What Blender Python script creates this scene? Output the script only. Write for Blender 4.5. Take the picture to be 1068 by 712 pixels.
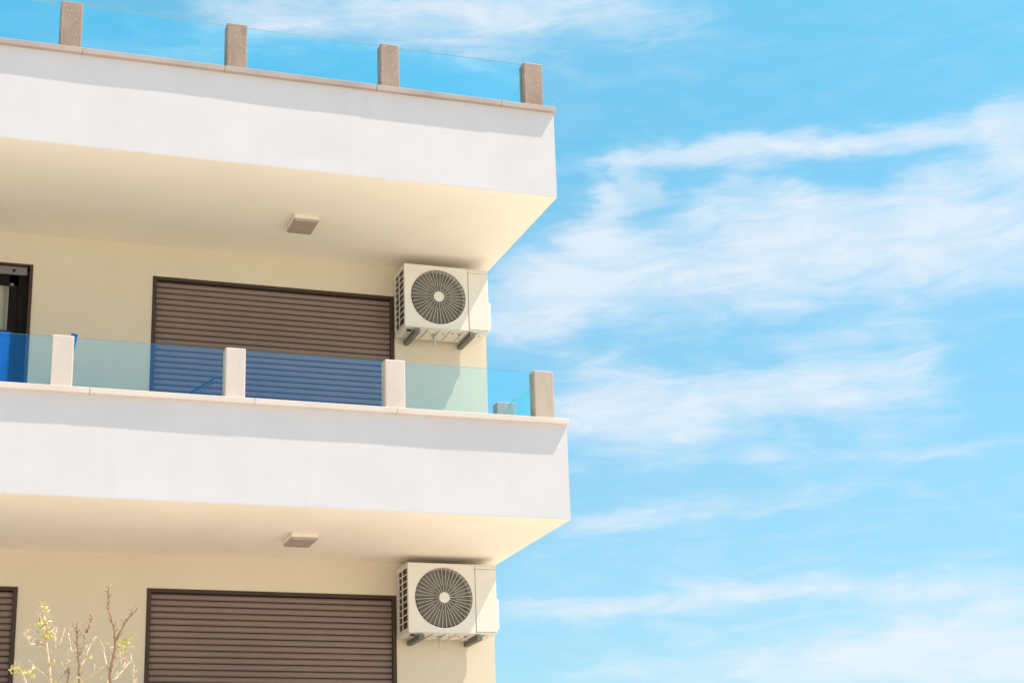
import bpy, bmesh, math, random
from mathutils import Vector, Matrix
random.seed(7)
for o in list(bpy.data.objects): bpy.data.objects.remove(o)
SC = bpy.context.scene
COL = SC.collection
D2R = math.radians

# ------------------------------------------------------------------ camera
def cam_matrix(loc, yaw, pitch, roll):
    cy, sy = math.cos(yaw), math.sin(yaw); cp, sp = math.cos(pitch), math.sin(pitch)
    f = Vector((sy*cp, cy*cp, sp)); r = Vector((cy, -sy, 0)); u = r.cross(f)
    cr, sr = math.cos(roll), math.sin(roll)
    r2 = r*cr + u*sr; u2 = u*cr - r*sr
    m = Matrix((r2, u2, -f)).transposed().to_4x4()
    m.translation = Vector(loc)
    return m
cd = bpy.data.cameras.new('camera'); cam = bpy.data.objects.new('camera', cd); COL.objects.link(cam)
cam.matrix_world = cam_matrix((-5.5870, -14.1044, -3.3656), 0.34715, 0.31801, -0.03301)
cd.sensor_width = 36.0; cd.lens = 36*1870.43/1068; cd.clip_end = 20000; cd.clip_start = .1
SC.camera = cam
SC.render.resolution_x = 1024; SC.render.resolution_y = 682

# ------------------------------------------------------------------ sun and sky
SUN = Vector((.54, -.16, 1.0)).normalized()
el = math.asin(SUN.z); rot = math.atan2(SUN.x, SUN.y)
sl = bpy.data.lights.new('sun', 'SUN'); sl.energy = 4.6; sl.angle = D2R(.53); sl.color = (1, .95, .87)
so = bpy.data.objects.new('sun', sl); COL.objects.link(so)
so.rotation_euler = (-SUN).to_track_quat('-Z', 'Y').to_euler(); so.location = (30, -12, 40)
SC.view_settings.view_transform = 'Standard'; SC.view_settings.look = 'None'
SC.view_settings.exposure = 0.75; SC.view_settings.gamma = 1; SC.view_settings.use_curve_mapping = False

W = bpy.data.worlds.new('World'); SC.world = W; W.use_nodes = True
wt = W.node_tree; wt.nodes.clear()
def N(t, ty, **k):
    n = t.nodes.new(ty)
    for a, v in k.items(): setattr(n, a, v)
    return n
def M(t, op, a, b=None, c=None, clamp=False):
    n = t.nodes.new('ShaderNodeMath'); n.operation = op; n.use_clamp = clamp
    for i, v in enumerate((a, b, c)):
        if v is None: continue
        if isinstance(v, (int, float)): n.inputs[i].default_value = v
        else: t.links.new(v, n.inputs[i])
    return n.outputs[0]
sky = N(wt, 'ShaderNodeTexSky', sky_type='NISHITA', sun_disc=False, sun_elevation=el, sun_rotation=rot,
        altitude=0, air_density=1.0, dust_density=.6, ozone_density=1.0)
SKY_STRENGTH = .10
tint = N(wt, 'ShaderNodeMix', data_type='RGBA', blend_type='MULTIPLY'); tint.inputs[0].default_value = 1
wt.links.new(sky.outputs[0], tint.inputs[6])
# high thin clouds: wind-drawn cirrus bands, laid out by compass bearing and height above the horizon
geo = N(wt, 'ShaderNodeTexCoord'); sep = N(wt, 'ShaderNodeSeparateXYZ'); wt.links.new(geo.outputs['Generated'], sep.inputs[0])
az = M(wt, 'MULTIPLY', M(wt, 'ARCTAN2', sep.outputs[0], sep.outputs[1]), 57.2958)
ee = M(wt, 'MULTIPLY', M(wt, 'ARCSINE', sep.outputs[2]), 57.2958)
tr = N(wt, 'ShaderNodeValToRGB'); wt.links.new(M(wt, 'DIVIDE', ee, 40.0), tr.inputs[0])      # colour grade on the sky, by height above the horizon
tr.color_ramp.elements[0].position = .15; tr.color_ramp.elements[0].color = (.54, .77, .78, 1)
tr.color_ramp.elements[1].position = .72; tr.color_ramp.elements[1].color = (.57, 1.22, 1.08, 1)
TINT_GAIN = N(wt, 'ShaderNodeVectorMath', operation='SCALE'); TINT_GAIN.inputs[3].default_value = 1.22
wt.links.new(tr.outputs[0], TINT_GAIN.inputs[0]); wt.links.new(TINT_GAIN.outputs[0], tint.inputs[7])
def noise(t, vec, scale, detail, rough=.55, dist=0):
    n = N(t, 'ShaderNodeTexNoise'); n.inputs['Scale'].default_value = scale; n.inputs['Detail'].default_value = detail
    n.inputs['Roughness'].default_value = rough; n.inputs['Distortion'].default_value = dist
    t.links.new(vec, n.inputs['Vector']); return n
cv = N(wt, 'ShaderNodeCombineXYZ'); wt.links.new(az, cv.inputs[0]); wt.links.new(ee, cv.inputs[1])
mp = N(wt, 'ShaderNodeMapping'); wt.links.new(cv.outputs[0], mp.inputs[0]); mp.inputs['Scale'].default_value = (.28, .8, 1); mp.inputs['Rotation'].default_value = (0, 0, D2R(-8))
warp = noise(wt, mp.outputs[0], 1.0, 5, .6)
warp.inputs['Scale'].default_value = 1.6
ws = N(wt, 'ShaderNodeSeparateColor'); wt.links.new(warp.outputs['Color'], ws.inputs[0])
azw = M(wt, 'ADD', az, M(wt, 'MULTIPLY', M(wt, 'SUBTRACT', ws.outputs[0], .5), 2.0))
eew = M(wt, 'ADD', ee, M(wt, 'MULTIPLY', M(wt, 'SUBTRACT', ws.outputs[1], .5), .95))
BANDS = [(20.78,19.54,37.19,19.01,1.29,0.34),(21.88,15.27,34.55,14.7,1.04,0.22),(20.56,13.79,36.67,12.72,1.23,0.12),(19.84,11.24,36.34,10.12,1.1,0.16),(22.82,8.88,36.17,8.69,1.1,0.28),(18.06,27.71,27.9,27.35,1.23,0.16),(21.85,21.55,26.81,22.18,1.04,0.22),(30.28,21.19,35.01,21.1,0.8,0.8),(31.16,20.38,37.66,20.28,0.92,0.45),(23.61,23.5,24.29,23.77,0.37,0.8),(23.57,22.84,23.12,21.89,0.43,0.5),(25.13,21.53,26.81,22.18,0.37,0.4),(21.98,17.41,25.13,16.64,0.43,0.35),(20.8,19.91,23.51,21.93,0.43,0.4),(24.12,23.78,27.94,23.96,0.34,1.3),(27.78,24.04,31.5,23.66,0.31,1.3),(31.24,23.71,34.06,23.69,0.31,1.2),(33.75,23.73,36.41,23.53,0.37,1.2),(36.27,23.67,38.48,23.93,0.52,1.2),(21.62,23.78,24.28,23.71,0.21,0.3),(36.74,23.66,37.41,21.79,0.55,0.8),(33.51,21.7,37.49,22.37,0.61,0.65),(26.94,21.77,30.91,21.07,0.92,1.25),(28.78,22.32,30.35,21.88,0.49,0.8),(19.82,19.94,24.42,20.59,1.04,1.1),(21.84,21.24,23.48,21.32,0.61,0.7),(23.75,20.39,30.15,19.78,0.74,1.0),(18.98,19.04,22.06,19.09,0.74,0.95),(29.88,20.26,37.57,19.64,0.86,0.6),(32.84,21.32,37.72,20.71,0.74,0.55),(23.02,23.72,23.41,22.39,0.34,0.4),(23.9,22.91,25.21,22.77,0.31,0.45),(27.19,22.9,28.89,23.58,0.28,0.3),(21.12,16.06,26.49,15.7,0.74,1.2),(21.9,15.57,25.66,15.02,0.43,0.6),(26.23,16.42,30.13,16.17,0.52,1.15),(29.83,16.26,33.81,16.14,0.61,0.95),(28.83,17.43,31.51,17.63,0.28,0.55),(31.2,17.66,33.8,17.4,0.34,0.5),(25.76,14.17,33.85,13.81,0.18,0.28),(33.56,13.84,36.53,13.97,0.21,0.25),(21.44,12.3,26.12,12.6,0.28,0.5),(25.96,12.61,30.44,12.89,0.25,0.35),(19.33,9.69,26.54,9.9,0.28,0.75),(26.39,9.91,30.19,10.11,0.28,0.6),(29.87,9.95,35.98,9.51,0.34,0.5),(34.2,9.07,35.93,9.05,0.15,0.5),(31.78,8.18,36.07,7.89,0.74,1.2),(29.96,7.64,35.96,6.98,0.67,1.1),(27.27,7.38,31.13,7.58,0.49,0.9),(21.54,7.62,27.58,7.57,0.37,0.55),(9.43,28.54,16.71,28.4,0.61,0.95),(15.69,28.82,21.17,28.55,0.4,1.0),(20.49,28.81,25.63,28.72,0.4,0.8),(18.41,28.15,25.92,27.96,0.37,0.45),(4.48,26.3,10.3,27.23,0.67,0.35),(16.36,27.87,21.12,27.48,0.55,0.4)]
tot = None
for (a0, e0, a1, e1, w, s) in BANDS:
    L = math.hypot(a1-a0, e1-e0); ux, uy = (a1-a0)/L, (e1-e0)/L
    du = M(wt, 'SUBTRACT', azw, (a0+a1)/2); dv = M(wt, 'SUBTRACT', eew, (e0+e1)/2)
    al = M(wt, 'ADD', M(wt, 'MULTIPLY', du, ux), M(wt, 'MULTIPLY', dv, uy))
    ac = M(wt, 'SUBTRACT', M(wt, 'MULTIPLY', dv, ux), M(wt, 'MULTIPLY', du, uy))
    p = M(wt, 'ABSOLUTE', M(wt, 'DIVIDE', al, L*.56))
    p = M(wt, 'POWER', p, 4.0); q = M(wt, 'POWER', M(wt, 'ABSOLUTE', M(wt, 'DIVIDE', ac, w*1.25)), 2.0)
    g = M(wt, 'MULTIPLY', M(wt, 'EXPONENT', M(wt, 'MULTIPLY', M(wt, 'ADD', p, q), -1)), s)
    tot = g if tot is None else M(wt, 'ADD', tot, g)
mp2 = N(wt, 'ShaderNodeMapping'); wt.links.new(cv.outputs[0], mp2.inputs[0]); mp2.inputs['Scale'].default_value = (.35, 1.3, 1); mp2.inputs['Rotation'].default_value = (0, 0, D2R(-6))
fine = noise(wt, mp2.outputs[0], 1.1, 8, .62, .6)
fr = N(wt, 'ShaderNodeMapRange'); wt.links.new(fine.outputs[0], fr.inputs[0]); fr.inputs[1].default_value = .30; fr.inputs[2].default_value = .70
veil = N(wt, 'ShaderNodeMapRange'); wt.links.new(fine.outputs[0], veil.inputs[0]); veil.inputs[1].default_value = .45; veil.inputs[2].default_value = .85; veil.inputs[3].default_value = 0; veil.inputs[4].default_value = .16
base = M(wt, 'SUBTRACT', 1.0, M(wt, 'EXPONENT', M(wt, 'MULTIPLY', tot, -1.25)))
ero = M(wt, 'SUBTRACT', M(wt, 'MULTIPLY', base, 1.42), M(wt, 'MULTIPLY', M(wt, 'SUBTRACT', 1.0, fr.outputs[0]), .50))
er = N(wt, 'ShaderNodeMapRange'); er.interpolation_type = 'SMOOTHSTEP'; wt.links.new(ero, er.inputs[0]); er.inputs[1].default_value = -.08; er.inputs[2].default_value = 1.1; er.inputs[3].default_value = 0; er.inputs[4].default_value = .48
soft = M(wt, 'MULTIPLY', M(wt, 'SUBTRACT', 1.0, M(wt, 'EXPONENT', M(wt, 'MULTIPLY', tot, -.9))), M(wt, 'ADD', M(wt, 'MULTIPLY', fr.outputs[0], .36), .28))
low = N(wt, 'ShaderNodeMapRange'); wt.links.new(ee, low.inputs[0]); low.inputs[1].default_value = 25; low.inputs[2].default_value = 5; low.inputs[3].default_value = 0; low.inputs[4].default_value = .13
dens = M(wt, 'ADD', M(wt, 'ADD', M(wt, 'ADD', er.outputs[0], veil.outputs[0]), soft), low.outputs[0])
dens = M(wt, 'MULTIPLY', M(wt, 'MINIMUM', dens, 1.0), .82)
# unseen bright cloud veil, added behind the camera to neutralise the facade fill
fill_veil = N(wt, 'ShaderNodeMapRange'); fill_veil.interpolation_type = 'SMOOTHSTEP'; wt.links.new(sep.outputs[1], fill_veil.inputs[0])
fill_veil.inputs[1].default_value = .35; fill_veil.inputs[2].default_value = -.25; fill_veil.inputs[3].default_value = 0; fill_veil.inputs[4].default_value = .58
dens = M(wt, 'MAXIMUM', dens, M(wt, 'MULTIPLY', fill_veil.outputs[0], M(wt, 'ADD', M(wt, 'MULTIPLY', fr.outputs[0], .8), .45)))
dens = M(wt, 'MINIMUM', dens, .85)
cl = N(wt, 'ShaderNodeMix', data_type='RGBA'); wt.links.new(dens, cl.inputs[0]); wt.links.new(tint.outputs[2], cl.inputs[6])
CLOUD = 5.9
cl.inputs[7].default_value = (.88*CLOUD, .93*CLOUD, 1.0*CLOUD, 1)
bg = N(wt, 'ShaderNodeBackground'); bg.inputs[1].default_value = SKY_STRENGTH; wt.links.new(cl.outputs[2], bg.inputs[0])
wo = N(wt, 'ShaderNodeOutputWorld'); wt.links.new(bg.outputs[0], wo.inputs[0])

# ------------------------------------------------------------------ materials
def mat(name, col, rough=.7, var=.06, vscale=3.0, bump=0, bscale=60, spec=.4, metal=0, detail=6, stretch=(1,1,1), col2=None, fleck=0):
    m = bpy.data.materials.new(name); m.use_nodes = True; t = m.node_tree
    b = t.nodes['Principled BSDF']; b.inputs['Roughness'].default_value = rough; b.inputs['Metallic'].default_value = metal
    b.inputs['Specular IOR Level'].default_value = spec
    tc = N(t, 'ShaderNodeTexCoord'); mp = N(t, 'ShaderNodeMapping'); mp.inputs['Scale'].default_value = stretch
    t.links.new(tc.outputs['Object'], mp.inputs[0])
    n = noise(t, mp.outputs[0], vscale, detail, .6)
    r = N(t, 'ShaderNodeValToRGB'); c2 = col2 or tuple(c*(1-2*var) for c in col)
    r.color_ramp.elements[0].position = .3; r.color_ramp.elements[1].position = .7
    r.color_ramp.elements[0].color = (*c2, 1); r.color_ramp.elements[1].color = (*[min(1, c*(1+var*.3)) for c in col], 1)
    t.links.new(n.outputs[0], r.inputs[0]); out = r.outputs[0]
    if fleck:
        n3 = noise(t, mp.outputs[0], vscale*9, 4, .7); r3 = N(t, 'ShaderNodeMapRange')
        t.links.new(n3.outputs[0], r3.inputs[0]); r3.inputs[1].default_value = .58; r3.inputs[2].default_value = .72; r3.inputs[3].default_value = 0; r3.inputs[4].default_value = fleck
        mx = N(t, 'ShaderNodeMix', data_type='RGBA'); t.links.new(r3.outputs[0], mx.inputs[0]); t.links.new(out, mx.inputs[6]); mx.inputs[7].default_value = (.85, .78, .7, 1); out = mx.outputs[2]
    t.links.new(out, b.inputs['Base Color'])
    if bump:
        n2 = noise(t, tc.outputs['Object'], bscale, 5, .6); bp = N(t, 'ShaderNodeBump'); bp.inputs['Strength'].default_value = bump; bp.inputs['Distance'].default_value = .004
        t.links.new(n2.outputs[0], bp.inputs['Height']); t.links.new(bp.outputs[0], b.inputs['Normal'])
    return m
WHITE = mat('white_plaster', (.672, .618, .632), .85, .03, 1.3, .2, 90, .2)
def weather(m, amt, col, sc=(2.6, 2.6, .16), scale=2.4, lo=.52, hi=.78):
    t = m.node_tree; b = t.nodes['Principled BSDF']; src = b.inputs['Base Color'].links[0].from_socket
    tc = N(t, 'ShaderNodeTexCoord'); mp = N(t, 'ShaderNodeMapping'); mp.inputs['Scale'].default_value = sc; t.links.new(tc.outputs['Object'], mp.inputs[0])
    n = noise(t, mp.outputs[0], scale, 7, .65); r = N(t, 'ShaderNodeMapRange'); t.links.new(n.outputs[0], r.inputs[0])
    r.inputs[1].default_value = lo; r.inputs[2].default_value = hi; r.inputs[3].default_value = 0; r.inputs[4].default_value = amt
    mx = N(t, 'ShaderNodeMix', data_type='RGBA', blend_type='MULTIPLY'); t.links.new(r.outputs[0], mx.inputs[0]); t.links.new(src, mx.inputs[6]); mx.inputs[7].default_value = (*col, 1)
    t.links.new(mx.outputs[2], b.inputs['Base Color'])
weather(WHITE, .15, (.80, .79, .77)); weather(WHITE, .16, (.84, .82, .80), (.8, .8, 1.2), 1.6)
CREAM = mat('cream_plaster', (.765, .645, .495), .85, .03, 1.1, .35, 90, .2)
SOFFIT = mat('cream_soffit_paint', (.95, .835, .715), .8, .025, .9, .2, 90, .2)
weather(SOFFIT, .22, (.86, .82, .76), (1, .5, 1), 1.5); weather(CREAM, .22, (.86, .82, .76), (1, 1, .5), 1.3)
STONE_P = mat('pale_post_stone', (.66, .545, .475), .6, .05, 5, .3, 70, .35, stretch=(1, 1, .35), fleck=.25)
STONE_B = mat('brown_post_stone', (.40, .275, .21), .55, .10, 7, .3, 60, .35, stretch=(1, 1, .5), col2=(.28, .185, .14), fleck=.45)  # brown tone for the upper posts; the lower ones are pale and tan
STONE_T = mat('tan_post_stone', (.58, .45, .36), .6, .08, 5, .3, 60, .35, stretch=(1, 1, .2), col2=(.46, .35, .28), fleck=.15)
CAP_P = mat('pale_coping_stone', (.71, .58, .51), .6, .05, 4, .3, 60, .35, stretch=(.5, 1, 1), col2=(.66, .53, .46))
CAP_B = mat('rosy_coping_stone', (.48, .37, .325), .6, .06, 4, .3, 60, .35, stretch=(.5, 1, 1), col2=(.36, .275, .24))
SHUT = mat('brown_aluminium', (.262, .176, .143), .5, .05, 2, 0, 60, .4, col2=(.225, .152, .124))
SHUTGAP = mat('shutter_slot_shadow', (.05, .034, .026), .8, .2, 40)
FRAME = mat('dark_bronze_frame', (.075, .045, .035), .6, .05, 6, spec=.2)
DARK = mat('dark_rubber', (.015, .012, .011), .7, .1, 6, spec=.12)
ROLLER = mat('grey_roller_bar', (.22, .19, .185), .5, .05, 6)
ACW = mat('ac_cream_enamel', (.78, .715, .63), .45, .03, 4, .05, 30, .4)
ACG = mat('ac_grille_grey', (.33, .30, .265), .5, .05, 10)
ACD = mat('ac_dark_inside', (.15, .132, .112), .7, .15, 14)
COIL = mat('ac_coil_fins', (.10, .062, .045), .5, .3, 60, stretch=(1, 1, .1))
STEEL = mat('bracket_steel', (.17, .165, .13), .55, .1, 9)
PIPE = mat('drain_plastic', (.62, .56, .46), .5, .1, 10)
LAMPF = mat('lamp_housing', (.86, .74, .62), .5, .05, 8)
LAMPD = mat('lamp_diffuser', (.43, .33, .27), .4, .06, 12)
CURT = mat('curtain_cloth', (.80, .76, .64), .9, .1, 3, .2, 60)
BLUE = mat('blue_canvas', (.015, .13, .55), .8, .1, 8, .3, 200)
ALU = mat('rack_enamel', (.03, .04, .07), .4, .05, 8)
BARK = mat('pale_bark', (.72, .55, .37), .85, .15, 30, .6, 80, col2=(.54, .39, .25))
BARK2 = mat('brown_bark', (.42, .26, .15), .85, .15, 30, .6, 80, col2=(.27, .155, .09))
LEAF = mat('yellow_green_leaf', (.70, .58, .19), .6, .1, 20, col2=(.46, .43, .12))
PAVE = mat('pale_paving', (.56, .50, .42), .85, .08, .4, .3, 8, col2=(.50, .44, .365))
FLOORM = mat('terrace_tiles', (.55, .46, .36), .6, .06, 2)
ROOMM = mat('room_paint', (.30, .27, .23), .9, .05, 2)
def glass_mat(name, T, R):
    m = bpy.data.materials.new(name); m.use_nodes = True; t = m.node_tree; t.nodes.clear()
    tr = N(t, 'ShaderNodeBsdfTransparent'); tr.inputs[0].default_value = (*T, 1)
    gl = N(t, 'ShaderNodeBsdfGlossy'); gl.inputs['Roughness'].default_value = .015; gl.inputs[0].default_value = (*R, 1)
    nz = noise(t, N(t, 'ShaderNodeTexCoord').outputs['Object'], 2.2, 2); bp = N(t, 'ShaderNodeBump'); bp.inputs['Strength'].default_value = .04; bp.inputs['Distance'].default_value = .01
    t.links.new(nz.outputs[0], bp.inputs['Height']); t.links.new(bp.outputs[0], gl.inputs['Normal'])
    a = N(t, 'ShaderNodeAddShader'); t.links.new(tr.outputs[0], a.inputs[0]); t.links.new(gl.outputs[0], a.inputs[1])
    o = N(t, 'ShaderNodeOutputMaterial'); t.links.new(a.outputs[0], o.inputs[0]); return m
GLASS = glass_mat('blue_coated_glass', (.85, .96, .92), (.004, .043, .10))
EDGE = mat('glass_edge_green', (.30, .46, .46), .2, .05, 5, spec=.6)
WINGLASS = glass_mat('window_glass', (.90, .90, .88), (.02, .02, .02))

# ------------------------------------------------------------------ mesh helpers
def obj(name, bm, mats, parent=None, bevel=0, smooth=False, seg=2):
    me = bpy.data.meshes.new(name); bmesh.ops.recalc_face_normals(bm, faces=bm.faces); bm.to_mesh(me); bm.free()
    for m in (mats if isinstance(mats, (list, tuple)) else [mats]): me.materials.append(m)
    o = bpy.data.objects.new(name, me); COL.objects.link(o)
    if parent: o.parent = parent
    if bevel:
        b = o.modifiers.new('bevel', 'BEVEL'); b.width = bevel; b.segments = seg; b.limit_method = 'ANGLE'; b.angle_limit = D2R(40)
    if smooth:
        for p in me.polygons: p.use_smooth = True
    return o
def box(bm, x0, x1, y0, y1, z0, z1, mi=0):
    v = [bm.verts.new((x, y, z)) for x in (x0, x1) for y in (y0, y1) for z in (z0, z1)]
    for q in ((0,1,3,2),(4,6,7,5),(0,4,5,1),(2,3,7,6),(0,2,6,4),(1,5,7,3)):
        f = bm.faces.new([v[i] for i in q]); f.material_index = mi
def boxes(*bs):
    bm = bmesh.new()
    for b in bs: box(bm, *b)
    return bm
def tube(bm, pts, r, n=8, r1=None, mi=0, cap=True):
    pts = [Vector(p) for p in pts]; rings = []; K = len(pts)
    for i, p in enumerate(pts):
        d = (pts[min(i+1, K-1)] - pts[max(i-1, 0)]).normalized()
        a = d.cross(Vector((0, 0, 1)) if abs(d.z) < .9 else Vector((1, 0, 0))).normalized(); b = d.cross(a)
        rr = r if r1 is None else r + (r1-r)*i/(K-1)
        rings.append([bm.verts.new(p + (a*math.cos(2*math.pi*k/n) + b*math.sin(2*math.pi*k/n))*rr) for k in range(n)])
    for A, B in zip(rings, rings[1:]):
        for k in range(n):
            f = bm.faces.new((A[k], A[(k+1) % n], B[(k+1) % n], B[k])); f.material_index = mi
    if cap:
        for rg in (rings[0], rings[-1]):
            f = bm.faces.new(rg); f.material_index = mi
def thing(name, label, cat, loc=(0,0,0), group=None):
    o = bpy.data.objects.new(name, None); COL.objects.link(o); o.location = loc; o.empty_display_size = .2
    o['label'] = label; o['category'] = cat
    if group: o['group'] = group
    return o
def tag(o, label, cat, group=None):
    o['label'] = label; o['category'] = cat
    if group: o['group'] = group
    return o
def sub(n, amp, seed):      # a smooth wave made of a few sines, for hand-floated plaster
    rg = random.Random(seed); T = [(rg.uniform(.6, 6), rg.uniform(-3, 3), rg.uniform(0, 6.3)) for _ in range(n)]
    return lambda x, z: amp*sum(math.sin(a*x + b*z + c)/(1+.35*a) for a, b, c in T)

# ------------------------------------------------------------------ ground
GZ = -5.7
bm = bmesh.new(); box(bm, -3000, 3000, -3000, 3000, GZ-.2, GZ)
o = obj('ground', bm, PAVE); o['kind'] = 'structure'

# ------------------------------------------------------------------ the building
DW = 2.102                 # depth of the balconies: the wall plane
XL = -8.4                  # left end
BH = .836                  # parapet body, its coping on top
bld = thing('apartment_building', 'cream and white apartment block with deep balconies and brown roller shutters', 'building', (0, 0, GZ))
def bobj(name, bm, m, parent=bld, **k):
    bm.transform(Matrix.Translation((0, 0, -GZ)) if parent is bld else Matrix.Identity(4)); return obj(name, bm, m, parent, **k)
openings = [(-3.338, -.958, .28, 2.679), (-6.60, -4.445, .28, 2.686), (-3.299, -.970, -2.72, -.314), (-6.60, -4.424, -2.72, -.338)]
xs = sorted({XL, 0} | {v for o_ in openings for v in o_[:2]}); zs = sorted({GZ, 3.0} | {v for o_ in openings for v in o_[2:]})
bm = bmesh.new()
TH = .24
def solid(i, j):
    if not (0 <= i < len(xs)-1 and 0 <= j < len(zs)-1): return False
    cx, cz = (xs[i]+xs[i+1])/2, (zs[j]+zs[j+1])/2
    return not any(a < cx < b and c < cz < d for a, b, c, d in openings)
V = {}
def vv(i, j, b):
    if (i, j, b) not in V: V[i, j, b] = bm.verts.new((xs[i], DW + TH*b, zs[j]))
    return V[i, j, b]
for i in range(len(xs)-1):
    for j in range(len(zs)-1):
        if not solid(i, j): continue
        bm.faces.new((vv(i,j,0), vv(i+1,j,0), vv(i+1,j+1,0), vv(i,j+1,0)))
        bm.faces.new((vv(i,j,1), vv(i,j+1,1), vv(i+1,j+1,1), vv(i+1,j,1)))
        for di, dj, a, b in ((-1,0,(i,j),(i,j+1)), (1,0,(i+1,j),(i+1,j+1)), (0,-1,(i,j),(i+1,j)), (0,1,(i,j+1),(i+1,j+1))):
            if not solid(i+di, j+dj): bm.faces.new((vv(*a,0), vv(*b,0), vv(*b,1), vv(*a,1)))
# flank and back walls, the inner walls of the rooms
YB = DW + 9
box(bm, -.24, 0, DW+TH, YB, GZ, 3.0); box(bm, XL, XL+.24, DW+TH, YB, GZ, 3.0); box(bm, XL+.24, -.24, YB-.24, YB, GZ, 3.0)
bobj('wall', bm, CREAM)
bm = bmesh.new()
for z in (-3, 0): box(bm, XL+.25, -.25, DW+TH+.004, YB-.25, z, z+.24)
box(bm, XL+.25, -.25, DW+TH+3.2, DW+TH+3.3, -2.75, -.005); box(bm, XL+.25, -.25, DW+TH+3.2, DW+TH+3.3, .245, 2.995)
bobj('room_interior', bm, ROOMM)

def balcony(z, capm, seed):
    w = sub(7, .0011, seed)
    bm = bmesh.new()                       # outer face of the parapet: floated plaster, not quite flat
    nx, nz = 168, 20; zt = z + BH; G = {}
    for i in range(nx+1):
        for k in range(nz+1):
            x = XL + (0-XL)*i/nx; zz = z + BH*k/nz
            e = min(1, (nx-i)/6)*min(1, k/3)
            G[i, k] = bm.verts.new((x, w(x, zz*2)*e, zz))
    for i in range(nx):
        for k in range(nz): bm.faces.new((G[i,k], G[i+1,k], G[i+1,k+1], G[i,k+1]))
    # back of the front parapet, top, bottom, ends
    bk = {(i, s): bm.verts.new((XL + (0-XL)*i/nx, .15, (z, zt)[s])) for i in range(nx+1) for s in (0, 1)}
    for i in range(nx):
        bm.faces.new((bk[i,0], bk[i,1], bk[i+1,1], bk[i+1,0]))
        bm.faces.new((G[i,0], bk[i,0], bk[i+1,0], G[i+1,0])); bm.faces.new((G[i,nz], G[i+1,nz], bk[i+1,1], bk[i,1]))
    for i in (0, nx): bm.faces.new([G[i,k] for k in range(nz+1)] + [bk[i,1], bk[i,0]])
    # side parapet at the right end
    box(bm, -.15, 0, .1502, DW-.003 if z < 3 else YB, z, zt)
    b = bobj('balcony', bm, WHITE)
    zz = -GZ
    s = bmesh.new(); box(s, XL, 0, .001, DW-.002, z-.005+zz, z-.0006+zz); obj('soffit', s, SOFFIT, b)
    s = bmesh.new(); box(s, XL+.001, -.151, .151, (DW-.002) if z < 3 else YB-.3, z+zz, z+.2+zz); obj('floor_slab', s, FLOORM, b)
    if z == 3:
        s = bmesh.new(); box(s, XL+.001, -.0, DW, YB, z-.0+zz+.201, z+.24+zz); obj('roof_deck', s, FLOORM, b)
    # coping: stone lengths butted together
    s = bmesh.new(); rg = random.Random(seed); x = XL
    while x < .0:
        x1 = min(x + rg.uniform(1.15, 1.5), .012)
        if .012 - x1 < .4: x1 = .012
        j = rg.uniform(-.002, .002)
        box(s, x+.0015, x1-.0015, -.044+j, .19, zt+zz, zt+.05+zz+j*.6); x = x1
        if x >= .011: break
    y = .192
    ye = DW-.004 if z < 3 else YB
    while y < ye-.01:
        y1 = min(y+1.3, ye); box(s, -.19, .012, y+.0015, y1-.0015, zt+zz, zt+.05+zz); y = y1
    obj('coping', s, capm, b, bevel=.004)
    return b
balcony(3.0, CAP_B, 11); balcony(0.0, CAP_P, 23); balcony(-3.0, CAP_P, 5)

# ---- windows with roller shutters
def shutter_window(x0, x1, z0, z1, drop=.0):
    P = bld; zz = -GZ
    yf = DW - .012; yb = DW + .10; fw = .038
    f = bmesh.new()
    box(f, x0+.002, x0+fw, yf, yb, z0+zz, z1-.002+zz); box(f, x1-fw, x1-.002, yf, yb, z0+zz, z1-.002+zz)
    box(f, x0+fw+.0005, x1-fw-.0005, yf+.003, yb, z1-.034+zz, z1-.002+zz)
    w = obj('window', f, FRAME, P, bevel=.003)
    s = bmesh.new(); pitch = .0572; z = z1-.036; ya = DW+.045
    prof = [(.004, .016), (-.005, .012), (-.011, .004), (-.013, -.006), (-.0115, -.019), (-.005, -.031), (.005, -.0338)]
    while z > z0 + .05:
        zc = z - .018
        rows = [[s.verts.new((x, ya + dy, zc + dz + zz)) for x in (x0+fw-.004, x1-fw+.004)] for dy, dz in prof]
        for A, B in zip(rows, rows[1:]): s.faces.new((A[0], A[1], B[1], B[0]))
        zl, zh = zc-.0338, zc+.016-pitch         # hinge slot between two slats
        g = [s.verts.new((x, ya+.0062, q+zz)) for x in (x0+fw-.004, x1-fw+.004) for q in (zl+.001, zh-.001)]
        s.faces.new((g[0], g[2], g[3], g[1])).material_index = 1
        z -= pitch
    bmesh.ops.recalc_face_normals(s, faces=s.faces)
    o = obj('shutter', s, [SHUT, SHUTGAP], w, smooth=True)
    bk = bmesh.new(); box(bk, x0+.01, x1-.01, DW+.06, DW+.075, z0+zz, z1-.01+zz); obj('shutter_backing', bk, DARK, w)
    return w
shutter_window(*openings[0]); shutter_window(*openings[2]); shutter_window(*openings[3])
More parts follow.
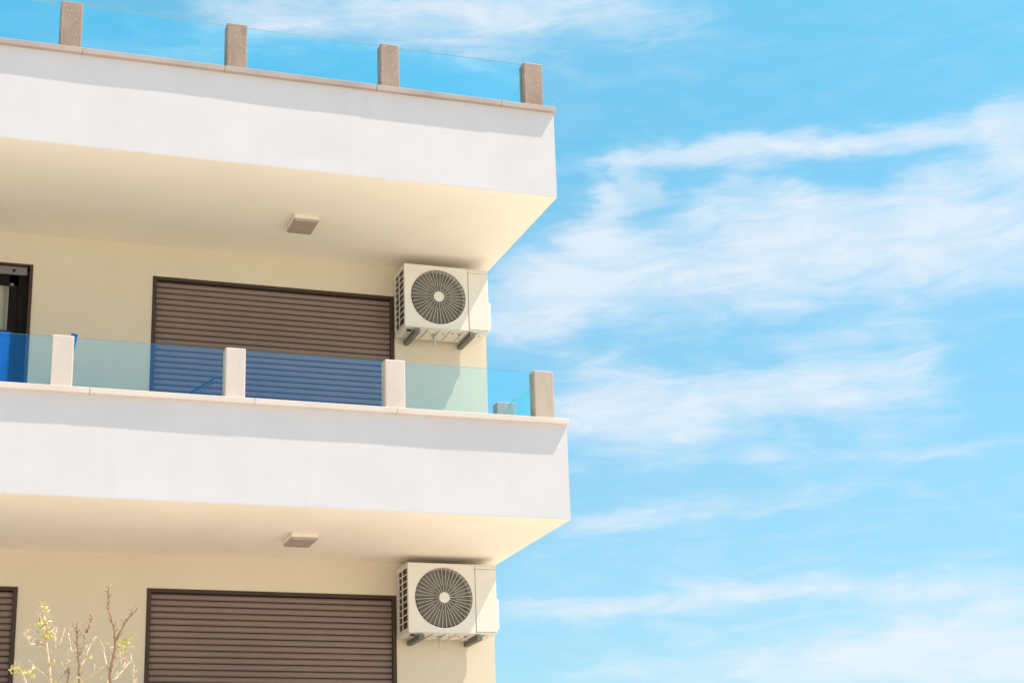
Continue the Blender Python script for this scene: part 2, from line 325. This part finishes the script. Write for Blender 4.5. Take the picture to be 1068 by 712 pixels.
# ---- balcony door with its shutter rolled up
x0, x1, z0, z1 = openings[1]; zz = -GZ
f = boxes((x0+.002, x0+.03, DW-.012, DW+.16, z0+zz, z1-.002+zz), (x1-.03, x1-.002, DW-.012, DW+.16, z0+zz, z1-.002+zz), (x0+.031, x1-.031, DW-.009, DW+.16, z1-.022+zz, z1-.002+zz))
door = obj('balcony_door', f, FRAME, bld, bevel=.003)
s = boxes((x0+.032, x1-.05, DW+.02, DW+.06, z1-.10+zz, z1-.024+zz)); obj('shutter_bar', s, ROLLER, door, bevel=.004)
s = bmesh.new(); tube(s, [(x1-.17, DW+.018, z1-.068+zz), (x1-.17, DW+.004, z1-.068+zz)], .013, 10); obj('shutter_stop', s, DARK, door)
s = boxes((x1-.115, x1-.032, DW+.07, DW+.11, z0+zz, z1-.101+zz), (x1-.20, x1-.116, DW+.085, DW+.12, z0+.003+zz, z1-.19+zz), (x0+.032, x1-.2, DW+.07, DW+.11, z1-.19+zz, z1-.101+zz))
obj('sash', s, DARK, door, bevel=.003)
s = boxes((x0+.04, x1-.201, DW+.09, DW+.1, z0+zz, z1-.191+zz)); obj('pane', s, WINGLASS, door)
s = bmesh.new(); n = 90; A = []
for i in range(n+1):
    x = x0+.05 + (x1-.16-x0-.05)*i/n; y = DW+.15 + .03*math.sin(i*.95) + .012*math.sin(i*2.3+1)
    A.append([s.verts.new((x, y, z+zz)) for z in (z0+.02, z1-.15)])
for a, b in zip(A, A[1:]): s.faces.new((a[0], b[0], b[1], a[1]))
obj('curtain', s, CURT, door, smooth=True)

# ------------------------------------------------------------------ glass railings
def railing(z, posts, mats, label, side_y=(1.03, 1.15), h=.442):
    R = thing('glass_railing', label, 'railing', (0, .085, z), 'glass balcony railings')
    def ro(name, bm, m, **k):
        bm.transform(Matrix.Translation((0, -.085, -z))); return obj(name, bm, m, R, **k)
    for (a, b), m in zip(posts, mats):
        s = bmesh.new(); box(s, a, b, .018, .078, z, z+h); box(s, a, b, .094, .15, z, z+h); box(s, a+.012, b-.012, .0785, .0935, z+.001, z+h-.006)
        ro('post', s, m, bevel=.008)
    s = bmesh.new(); b = -.094
    box(s, b-.185, b, side_y[0], side_y[0]+.055, z, z+h); box(s, b-.185, b, side_y[0]+.071, side_y[1]+.01, z, z+h); box(s, b-.17, b-.015, side_y[0]+.0555, side_y[0]+.0705, z+.001, z+h-.006)
    ro('post', s, mats[-1], bevel=.006)
    def pane(x0, x1, y0, y1, top):
        s = bmesh.new(); box(s, x0, x1, y0, y1, z+.001, top)
        thin_y = (y1-y0) < (x1-x0)
        s.faces.ensure_lookup_table()
        for f in s.faces:
            f.normal_update(); n = f.normal
            big = abs(n.y) > .5 if thin_y else abs(n.x) > .5
            f.material_index = 0 if big else 1
        ro('glass_panel', s, [GLASS, EDGE])
    prev = None
    for i, (a, b) in enumerate(posts):
        if prev is not None: pane(prev-.011, a+.011, .081, .091, z+h+.004)
        prev = b
    xm = posts[-1][1]-.045
    pane(xm-.005, xm+.005, .151, side_y[0]-.001, z+h-.002)
    if side_y[1] < DW: pane(xm-.005, xm+.005, side_y[1]+.011, DW-.01, z+h-.002)
    return R
railing(3.8865, [(-7.22,-7.04),(-5.84,-5.66),(-4.478,-4.298),(-3.050,-2.872),(-1.650,-1.476),(-.272,-.090)], [STONE_B]*6,
        'glass railing with brown stone posts along the roof terrace edge, topmost against the sky', h=.454)
railing(.8865, [(-7.15,-6.98),(-5.78,-5.61),(-4.412,-4.240),(-3.007,-2.840),(-1.637,-1.460),(-.282,-.100)], [STONE_P]*5+[STONE_T],
        'glass railing with pale stone posts on the lower balcony, in front of the shutters')

# ------------------------------------------------------------------ outdoor air conditioners
def air_conditioner(loc, label):
    Wd, H, Dp = .858, .632, .37
    A = thing('air_conditioner', label, 'air conditioner', loc, 'outdoor air conditioner units')
    cx, cz, R = .342, .322, .272
    y0 = -Dp
    # front panel with the round fan opening
    s = bmesh.new(); n = 96; L0, L1, B0, B1 = 0, .648, 0.0, H
    def rim(an):
        dx, dz = math.cos(an), math.sin(an); ts = []
        if dx > 1e-9: ts.append((L1-cx)/dx)
        if dx < -1e-9: ts.append((L0-cx)/dx)
        if dz > 1e-9: ts.append((B1-cz)/dz)
        if dz < -1e-9: ts.append((B0-cz)/dz)
        t = min(ts); return (cx+dx*t, cz+dz*t)
    ang = sorted([2*math.pi*k/n for k in range(n)] + [math.atan2(q-cz, p-cx) % (2*math.pi) for p in (L0, L1) for q in (B0, B1)])
    ou, inn, lip, deep = [], [], [], []
    for a in ang:
        p = rim(a); c, d = math.cos(a), math.sin(a)
        ou.append(s.verts.new((p[0], y0, p[1]))); inn.append(s.verts.new((cx+(R+.014)*c, y0, cz+(R+.014)*d)))
        lip.append(s.verts.new((cx+(R+.007)*c, y0-.008, cz+(R+.007)*d))); deep.append(s.verts.new((cx+R*c, y0+.06, cz+R*d)))
    K = len(ang)
    for k in range(K):
        j = (k+1) % K
        for P, Q in ((ou, inn), (inn, lip), (lip, deep)): s.faces.new((P[k], P[j], Q[j], Q[k]))
    # shell: top lid, back, bottom pan with pressed ribs, right flank, frame of the left flank
    box(s, -.004, Wd+.003, y0-.004, .0, H+.0005, H+.012)
    box(s, .004, Wd-.002, -.012, -.002, .001, H-.001)
    box(s, .006, Wd-.006, y0+.006, -.004, -.006, .004)
    for q in (.10, .24, .36, .47, .60, .74): box(s, q, q+.05, y0+.03, -.03, -.016, -.0065)
    box(s, Wd-.012, Wd, y0+.012, 0, 0.001, H)
    box(s, .0, .018, y0+.001, y0+.045, .001, H); box(s, .0, .018, -.022, 0, .001, H)
    box(s, .0, .018, y0+.0455, -.0225, .001, .045); box(s, .0, .018, y0+.0455, -.0225, H-.03, H)
    obj('casing', s, ACW, A, bevel=.004)
    s = boxes((.652, Wd, y0-.003, y0+.011, .012, H-.03)); obj('access_panel', s, ACW, A, bevel=.006)
    s = boxes((.651, Wd, y0-.001, y0+.011, H-.028, H-.0005)); obj('corner_trim', s, ACW, A, bevel=.003)
    s = boxes((.651, Wd, y0-.001, y0+.011, 0, .010)); obj('corner_trim', s, ACW, A, bevel=.003)
    # coil seen through the left flank and its square guard
    s = boxes((.022, .045, y0+.02, -.013, .04, H-.02)); obj('coil', s, COIL, A)
    s = bmesh.new(); ya, yb = y0+.0455, -.0225
    ym = (ya+yb)/2; box(s, -.002, .004, ym-.007, ym+.007, .045, H-.03)
    for k in range(1, 9):
        z = .045 + (H-.075)*k/9; box(s, -.003, .003, ya, yb, z-.0045, z+.0045)
    obj('side_grille', s, ACW, A)
    # knock-outs and screw holes of the base pan
    for (hx, hy, hr) in ((.055, -.285, .020), (.085, -.265, .009), (.27, -.28, .006), (.50, -.295, .012), (.575, -.27, .009), (.42, -.25, .006), (.78, -.28, .007)):
        s = bmesh.new(); tube(s, [(hx, hy, -.012), (hx, hy, -.0185)], hr, 12); obj('pan_hole', s, DARK, A)
    # fan
    s = bmesh.new(); m = 48
    ring = [s.verts.new((cx+R*1.0*math.cos(2*math.pi*k/m), y0+.20, cz+R*math.sin(2*math.pi*k/m))) for k in range(m)]; s.faces.new(ring)
    r2 = [s.verts.new((cx+R*math.cos(2*math.pi*k/m), y0+.06, cz+R*math.sin(2*math.pi*k/m))) for k in range(m)]
    for k in range(m): s.faces.new((ring[k], ring[(k+1) % m], r2[(k+1) % m], r2[k]))
    obj('fan_housing', s, ACD, A)
    s = bmesh.new()
    for b in range(3):
        rows = []
        for i in range(9):
            rr = .05 + (R-.065)*i/8; row = []
            for k in range(7):
                a = b*2*math.pi/3 + .35*i/8 + (k/6-.5)*1.25
                row.append(s.verts.new((cx+rr*math.cos(a), y0+.10+.07*(k/6-.5), cz+rr*math.sin(a))))
            rows.append(row)
        for P, Q in zip(rows, rows[1:]):
            for k in range(6): s.faces.new((P[k], P[k+1], Q[k+1], Q[k]))
    tube(s, [(cx, y0+.06, cz), (cx, y0+.15, cz)], .055, 20)
    obj('fan', s, ACD, A, smooth=False)
    s = bmesh.new()                        # wire guard
    for k in range(21):
        rr = .062 + (R-.07)*k/20; tube(s, [(cx+rr*math.cos(2*math.pi*j/64), y0-.006, cz+rr*math.sin(2*math.pi*j/64)) for j in range(65)], .0021, 4, cap=False, mi=1)
    for k in range(40):
        a = 2*math.pi*k/40 + .05; ra = .05 if k % 2 == 0 else .115
        tube(s, [(cx+ra*math.cos(a), y0-.013, cz+ra*math.sin(a)), (cx+(R+.006)*math.cos(a+.03), y0-.010, cz+(R+.006)*math.sin(a+.03))], .0020, 5)
    obj('fan_grille', s, [ACW, ACG], A)
    s = bmesh.new(); tube(s, [(cx, y0-.004, cz), (cx, y0-.018, cz), (cx, y0-.021, cz)], .051, 28); obj('grille_hub', s, ACW, A, bevel=.003)
    # valve cover on the right flank, drain elbow, two steel bracket arms
    s = boxes((Wd+.0005, Wd+.052, y0+.08, -.03, .05, .34)); obj('valve_cover', s, ACW, A, bevel=.016, seg=3)
    s = bmesh.new(); tube(s, [(.35, -.19, -.006), (.35, -.19, -.085), (.353, -.186, -.105), (.362, -.18, -.115)], .013, 10); tube(s, [(.35, -.19, -.017), (.35, -.19, -.03)], .026, 14); obj('drain_pipe', s, PIPE, A, smooth=True)
    for xx in (.10, .66):
        s = boxes((xx, xx+.05, y0+.002,   .048, -.062, -.0175))
        obj('bracket', s, STEEL, A, bevel=.002)
    return A
air_conditioner((-.968, DW-.05, 2.236), 'cream outdoor air conditioner on the wall above the glass railing, upper of two')
air_conditioner((-.972, DW-.05, -.722), 'cream outdoor air conditioner under the lower balcony, beside the lower shutter, with no railing below')

# ------------------------------------------------------------------ ceiling lamps
def lamp(x, y, z, label):
    A = thing('ceiling_light', label, 'ceiling light', (x, y, z), 'square ceiling lights under the balconies')
    s = boxes((-.118, .118, -.172, .172, -.046, -.0055)); obj('lamp_base', s, LAMPF, A, bevel=.004)
    s = bmesh.new(); a = [s.verts.new((sx*.122, sy*.176, -.0465)) for sx, sy in ((-1,-1),(1,-1),(1,1),(-1,1))]; b = [s.verts.new((sx*.108, sy*.160, -.068)) for sx, sy in ((-1,-1),(1,-1),(1,1),(-1,1))]
    s.faces.new(a); s.faces.new(b)
    for k in range(4): s.faces.new((a[k], a[(k+1) % 4], b[(k+1) % 4], b[k]))
    obj('lamp_shade', s, LAMPD, A, bevel=.006)
lamp(-2.10, 1.16, 3.0, 'square beige ceiling light on the soffit above the upper shutter')
lamp(-2.115, 1.115, 0.0, 'square beige ceiling light under the lower balcony, above the lowest shutter')

# ------------------------------------------------------------------ things on the middle balcony
A = thing('drying_rack', 'thin metal clothes drying rack standing behind the blue glass of the lower balcony', 'drying rack', (-2.95, .9, .2))
def ao(name, bm, m, **k): bm.transform(Matrix.Translation((2.95, -.9, -.2))); return obj(name, bm, m, A, **k)
s = bmesh.new(); tube(s, [(-3.19,.62,1.10),(-2.985,.62,1.245),(-2.93,.62,1.24)], .009, 8); tube(s, [(-3.19,.62,1.10),(-3.185,.62,1.07),(-2.45,.62,1.05)], .008, 8); tube(s, [(-3.19,.62,1.10),(-3.19,1.12,1.10)], .008, 8)
tube(s, [(-3.19,1.12,1.10),(-2.985,1.12,1.245),(-2.93,1.12,1.24)], .009, 8); tube(s, [(-3.19,1.12,1.10),(-3.185,1.12,1.07),(-2.45,1.12,1.05)], .008, 8)
ao('rack_frame', s, ALU)
s = bmesh.new()
for k in range(6):
    t = (k+.5)/6; tube(s, [(-3.19+.2*t,.62,1.10+.14*t),(-3.19+.2*t,1.12,1.10+.14*t)], .003, 5)
tube(s, [(-3.09,.60,1.14),(-2.97,.60,1.205)], .004, 5)
ao('hanging_wire', s, ALU)
for y in (.62, 1.12):
    s = bmesh.new(); tube(s, [(-3.1,y,1.065),(-2.5,y,.205)], .010, 8); tube(s, [(-2.5,y,1.05),(-3.1,y,.205)], .010, 8); ao('leg', s, ALU)

A = thing('deck_chair', 'bright blue canvas deck chair folded upright behind the leftmost glass panel', 'deck chair', (-5.1, .6, .2))
def ao2(name, bm, m, **k): bm.transform(Matrix.Translation((5.1, -.6, -.2))); return obj(name, bm, m, A, **k)
s = bmesh.new(); n = 24; G = []
for i in range(n+1):
    x = -5.42 + .715*i/n
    G.append([s.verts.new((x, .52 + .10*t + .012*math.sin(i*.8)*math.sin(math.pi*t), .45+1.075*t)) for t in [k/10 for k in range(11)]])
for P, Q in zip(G, G[1:]):
    for k in range(10): s.faces.new((P[k], Q[k], Q[k+1], P[k+1]))
c = ao2('canvas', s, BLUE, smooth=True); md = c.modifiers.new('thick', 'SOLIDIFY'); md.thickness = .004
s = bmesh.new()
for x in (-5.44, -4.69): tube(s, [(x,.47,.205),(x,.63,1.525)], .011, 8)
tube(s, [(-5.44,.63,1.525),(-4.69,.63,1.525)], .011, 8); tube(s, [(-5.44,.475,.43),(-4.69,.475,.43)], .011, 8)
ao2('chair_frame', s, DARK)

A = thing('closed_parasol', 'blue closed parasol leaning behind a pale stone post, only its tip showing', 'parasol', (-4.44, .5, .2))
def ao3(name, bm, m, **k): bm.transform(Matrix.Translation((4.44, -.5, -.2))); return obj(name, bm, m, A, **k)
d = Vector((.237, -.10, 1.258))
p0 = Vector((-4.44, .5, .21))
s = bmesh.new(); tube(s, [p0, p0+d*.98], .014, 8); ao3('pole', s, ALU)
s = bmesh.new(); tube(s, [p0+d*.32, p0+d*.42, p0+d*.7, p0+d*.98, p0+d*1.0], .036, 12, r1=.026); ao3('canopy', s, BLUE)

# ------------------------------------------------------------------ the little tree in front
TW = [[[-4.639,-2.051],[-4.667,-1.886],[-4.682,-1.792],[-4.696,-1.703],[-4.731,-1.625]],[[-4.666,-1.902],[-4.634,-1.823],[-4.608,-1.733]],[[-4.682,-1.792],[-4.718,-1.772],[-4.74,-1.741]],[[-4.703,-1.677],[-4.731,-1.63]],[[-4.658,-1.964],[-4.706,-1.923],[-4.758,-1.888]],[[-4.723,-1.788],[-4.739,-1.773]],
[[-4.511,-2.05],[-4.516,-1.936],[-4.525,-1.852],[-4.535,-1.737],[-4.537,-1.7]],[[-4.52,-1.852],[-4.492,-1.778],[-4.484,-1.725],[-4.46,-1.677],[-4.431,-1.623]],[[-4.484,-1.725],[-4.467,-1.645]],[[-4.517,-1.92],[-4.479,-1.841],[-4.442,-1.74]],[[-4.529,-1.884],[-4.562,-1.811],[-4.572,-1.715]],
[[-4.357,-2.048],[-4.36,-1.959],[-4.348,-1.88],[-4.336,-1.79],[-4.344,-1.722],[-4.367,-1.642],[-4.386,-1.573],[-4.382,-1.536],[-4.394,-1.504]],[[-4.336,-1.78],[-4.307,-1.721],[-4.283,-1.667],[-4.237,-1.618]],[[-4.356,-1.943],[-4.321,-1.89],[-4.297,-1.848]],[[-4.361,-1.949],[-4.381,-1.881],[-4.388,-1.80]],[[-4.374,-1.881],[-4.372,-1.786]],
[[-4.21,-2.10],[-4.202,-2.009],[-4.206,-1.915],[-4.207,-1.878]],[[-4.513,-2.01],[-4.503,-1.998],[-4.448,-1.961],[-4.398,-1.928]],[[-4.65,-2.01],[-4.616,-1.994],[-4.579,-1.921],[-4.571,-1.863]],[[-4.36,-2.0],[-4.318,-1.974],[-4.269,-1.911],[-4.233,-1.873]],[[-4.634,-1.823],[-4.639,-1.728],[-4.671,-1.687],[-4.694,-1.651],[-4.715,-1.625],[-4.708,-1.561]],[[-4.739,-1.773],[-4.779,-1.784],[-4.801,-1.743],[-4.812,-1.727]],[[-4.775,-2.053],[-4.82,-1.961],[-4.852,-1.925]],[[-4.82,-1.961],[-4.771,-1.94]],[[-4.573,-2.05],[-4.557,-1.936],[-4.565,-1.874]]]
TY = -4.0
tree = thing('bare_tree', 'nearly bare sapling with pale twigs and a few yellow leaves in front of the wall', 'tree', (-4.5, TY, GZ))
def to(name, bm, m, **k): bm.transform(Matrix.Translation((4.5, -TY, -GZ))); return obj(name, bm, m, tree, **k)
s = bmesh.new()
tube(s, [(-4.5,TY,GZ-.1),(-4.49,TY+.02,-4.6),(-4.52,TY-.02,-3.7),(-4.5,TY,-3.1)], .05, 12, r1=.032)
to('trunk', s, BARK2, smooth=True)
rg = random.Random(3)
limbs = {0: (-4.58, .010), 6: (-4.50, .010), 11: (-4.42, .010), 16: (-4.35, .006), 22: (-4.66, .006), 24: (-4.52, .006)}
def yoff(i): return {0: .10, 6: -.02, 11: -.10, 16: .12, 22: -.06, 24: .06}.get(i, 0)
owner = [0,0,0,0,0,0,6,6,6,6,6,11,11,11,11,11,16,6,0,11,0,0,22,22,24]
BR = {}
for i in list(limbs) + [k for k in range(len(TW)) if k not in limbs]:
    l = TW[i]; yo = yoff(owner[i]); sy = 0 if i in limbs else rg.uniform(-1, 1)
    bmx = bmesh.new()
    pts = [Vector((x + rg.uniform(-.002, .002), TY + yo + sy*.05*k, z)) for k, (x, z) in enumerate(l)]
    fin = [pts[0]]                       # small kinks between the joints
    for P, Q in zip(pts, pts[1:]):
        fin.append((P+Q)/2 + Vector((rg.uniform(-.006, .006), rg.uniform(-.01, .01), rg.uniform(-.004, .004)))); fin.append(Q)
    r0 = limbs[i][1]*.95 if i in limbs else .0058
    if i in limbs:
        b = Vector((limbs[i][0], TY+yo*.4, -2.75)); root = Vector((-4.5, TY, -3.12))
        low = [root, root.lerp(b, .5) + Vector((0, .01, 0)), b, (b+fin[0])/2 + Vector((.008, 0, 0))]
        ra = .022 if r0 > .008 else .012
        tube(bmx, low + [fin[0]], ra, 8, r1=r0)
    tube(bmx, fin, r0, 7, r1=.0028)
    for k in range(1, len(fin)):          # buds and short spurs
        for _ in range(2):
            t = rg.random(); p = fin[k-1].lerp(fin[k], t); a = rg.uniform(0, 6.3); ln = rg.uniform(.008, .026)
            tube(bmx, [p, p + Vector((math.cos(a)*ln, math.sin(a)*ln, ln*rg.uniform(.4, 1.6)))], .0026, 5, r1=.0016)
    for k in range(2, len(fin)):          # finer sprigs towards the tips
        if rg.random() < .75:
            p = fin[k-1].lerp(fin[k], rg.random()); dd = (fin[k]-fin[k-1]).normalized()
            q = p + (dd + Vector((rg.uniform(-1, 1), rg.uniform(-1, 1), rg.uniform(-.1, .6)))).normalized()*rg.uniform(.035, .085)
            m_ = (p+q)/2 + Vector((rg.uniform(-.006, .006), 0, rg.uniform(-.004, .008)))
            tube(bmx, [p, m_, q], .0028, 5, r1=.0014)
            tube(bmx, [m_, m_ + Vector((rg.uniform(-.02, .02), rg.uniform(-.02, .02), rg.uniform(.008, .025)))], .0018, 5, r1=.0012)
    mm = BARK2 if i in (6, 7, 8, 11, 12, 24) else BARK
    if i in limbs: BR[i] = to('branch', bmx, mm, smooth=True)
    else:
        bmx.transform(Matrix.Translation((4.5, -TY, -GZ))); obj('twig', bmx, mm, BR[owner[i]], smooth=True)
def leaf(bm, p, size, rg):
    d = Vector((rg.uniform(-1, 1), rg.uniform(-1, 1), rg.uniform(-.2, 1.2))).normalized(); a = d.cross(Vector((rg.uniform(-1,1), rg.uniform(-1,1), rg.uniform(-1,1)))).normalized(); c = d.cross(a)
    pr = [(0,0,0),(.3,.22,.03),(.65,.2,.02),(1,0,-.06),(.65,-.2,.02),(.3,-.22,.03)]
    vs = [bm.verts.new(p + d*u*size + a*v*size + c*w*size) for u, v, w in pr]
    bm.faces.new((vs[0], vs[1], vs[2], vs[3])); bm.faces.new((vs[0], vs[3], vs[4], vs[5]))
lf = bmesh.new()
for (x, z), n, sp in [((-4.852,-1.925),9,.02),((-4.838,-1.91),7,.02),((-4.801,-1.94),6,.02),((-4.766,-1.935),4,.015),((-4.723,-1.683),9,.025),((-4.70,-1.66),8,.03),((-4.696,-1.714),7,.025),((-4.675,-1.73),5,.02),((-4.708,-1.593),5,.016),((-4.705,-1.565),4,.012),((-4.303,-1.816),11,.02),((-4.29,-1.80),8,.022),((-4.263,-1.775),4,.015),((-4.74,-1.96),4,.02),((-4.631,-1.885),3,.02),((-4.655,-2.0),4,.02),((-4.50,-2.01),8,.05),((-4.37,-2.0),3,.03),((-4.245,-1.745),2,.01),((-4.47,-1.88),2,.02)]:
    for _ in range(int(n*1.5)):
        leaf(lf, Vector((x + rg.gauss(0, sp*.6), TY + rg.gauss(0, .03) + (.1 if x < -4.6 else -.05), z + rg.gauss(0, sp*.6))), rg.uniform(.02, .042), rg)
to('leaves', lf, LEAF)
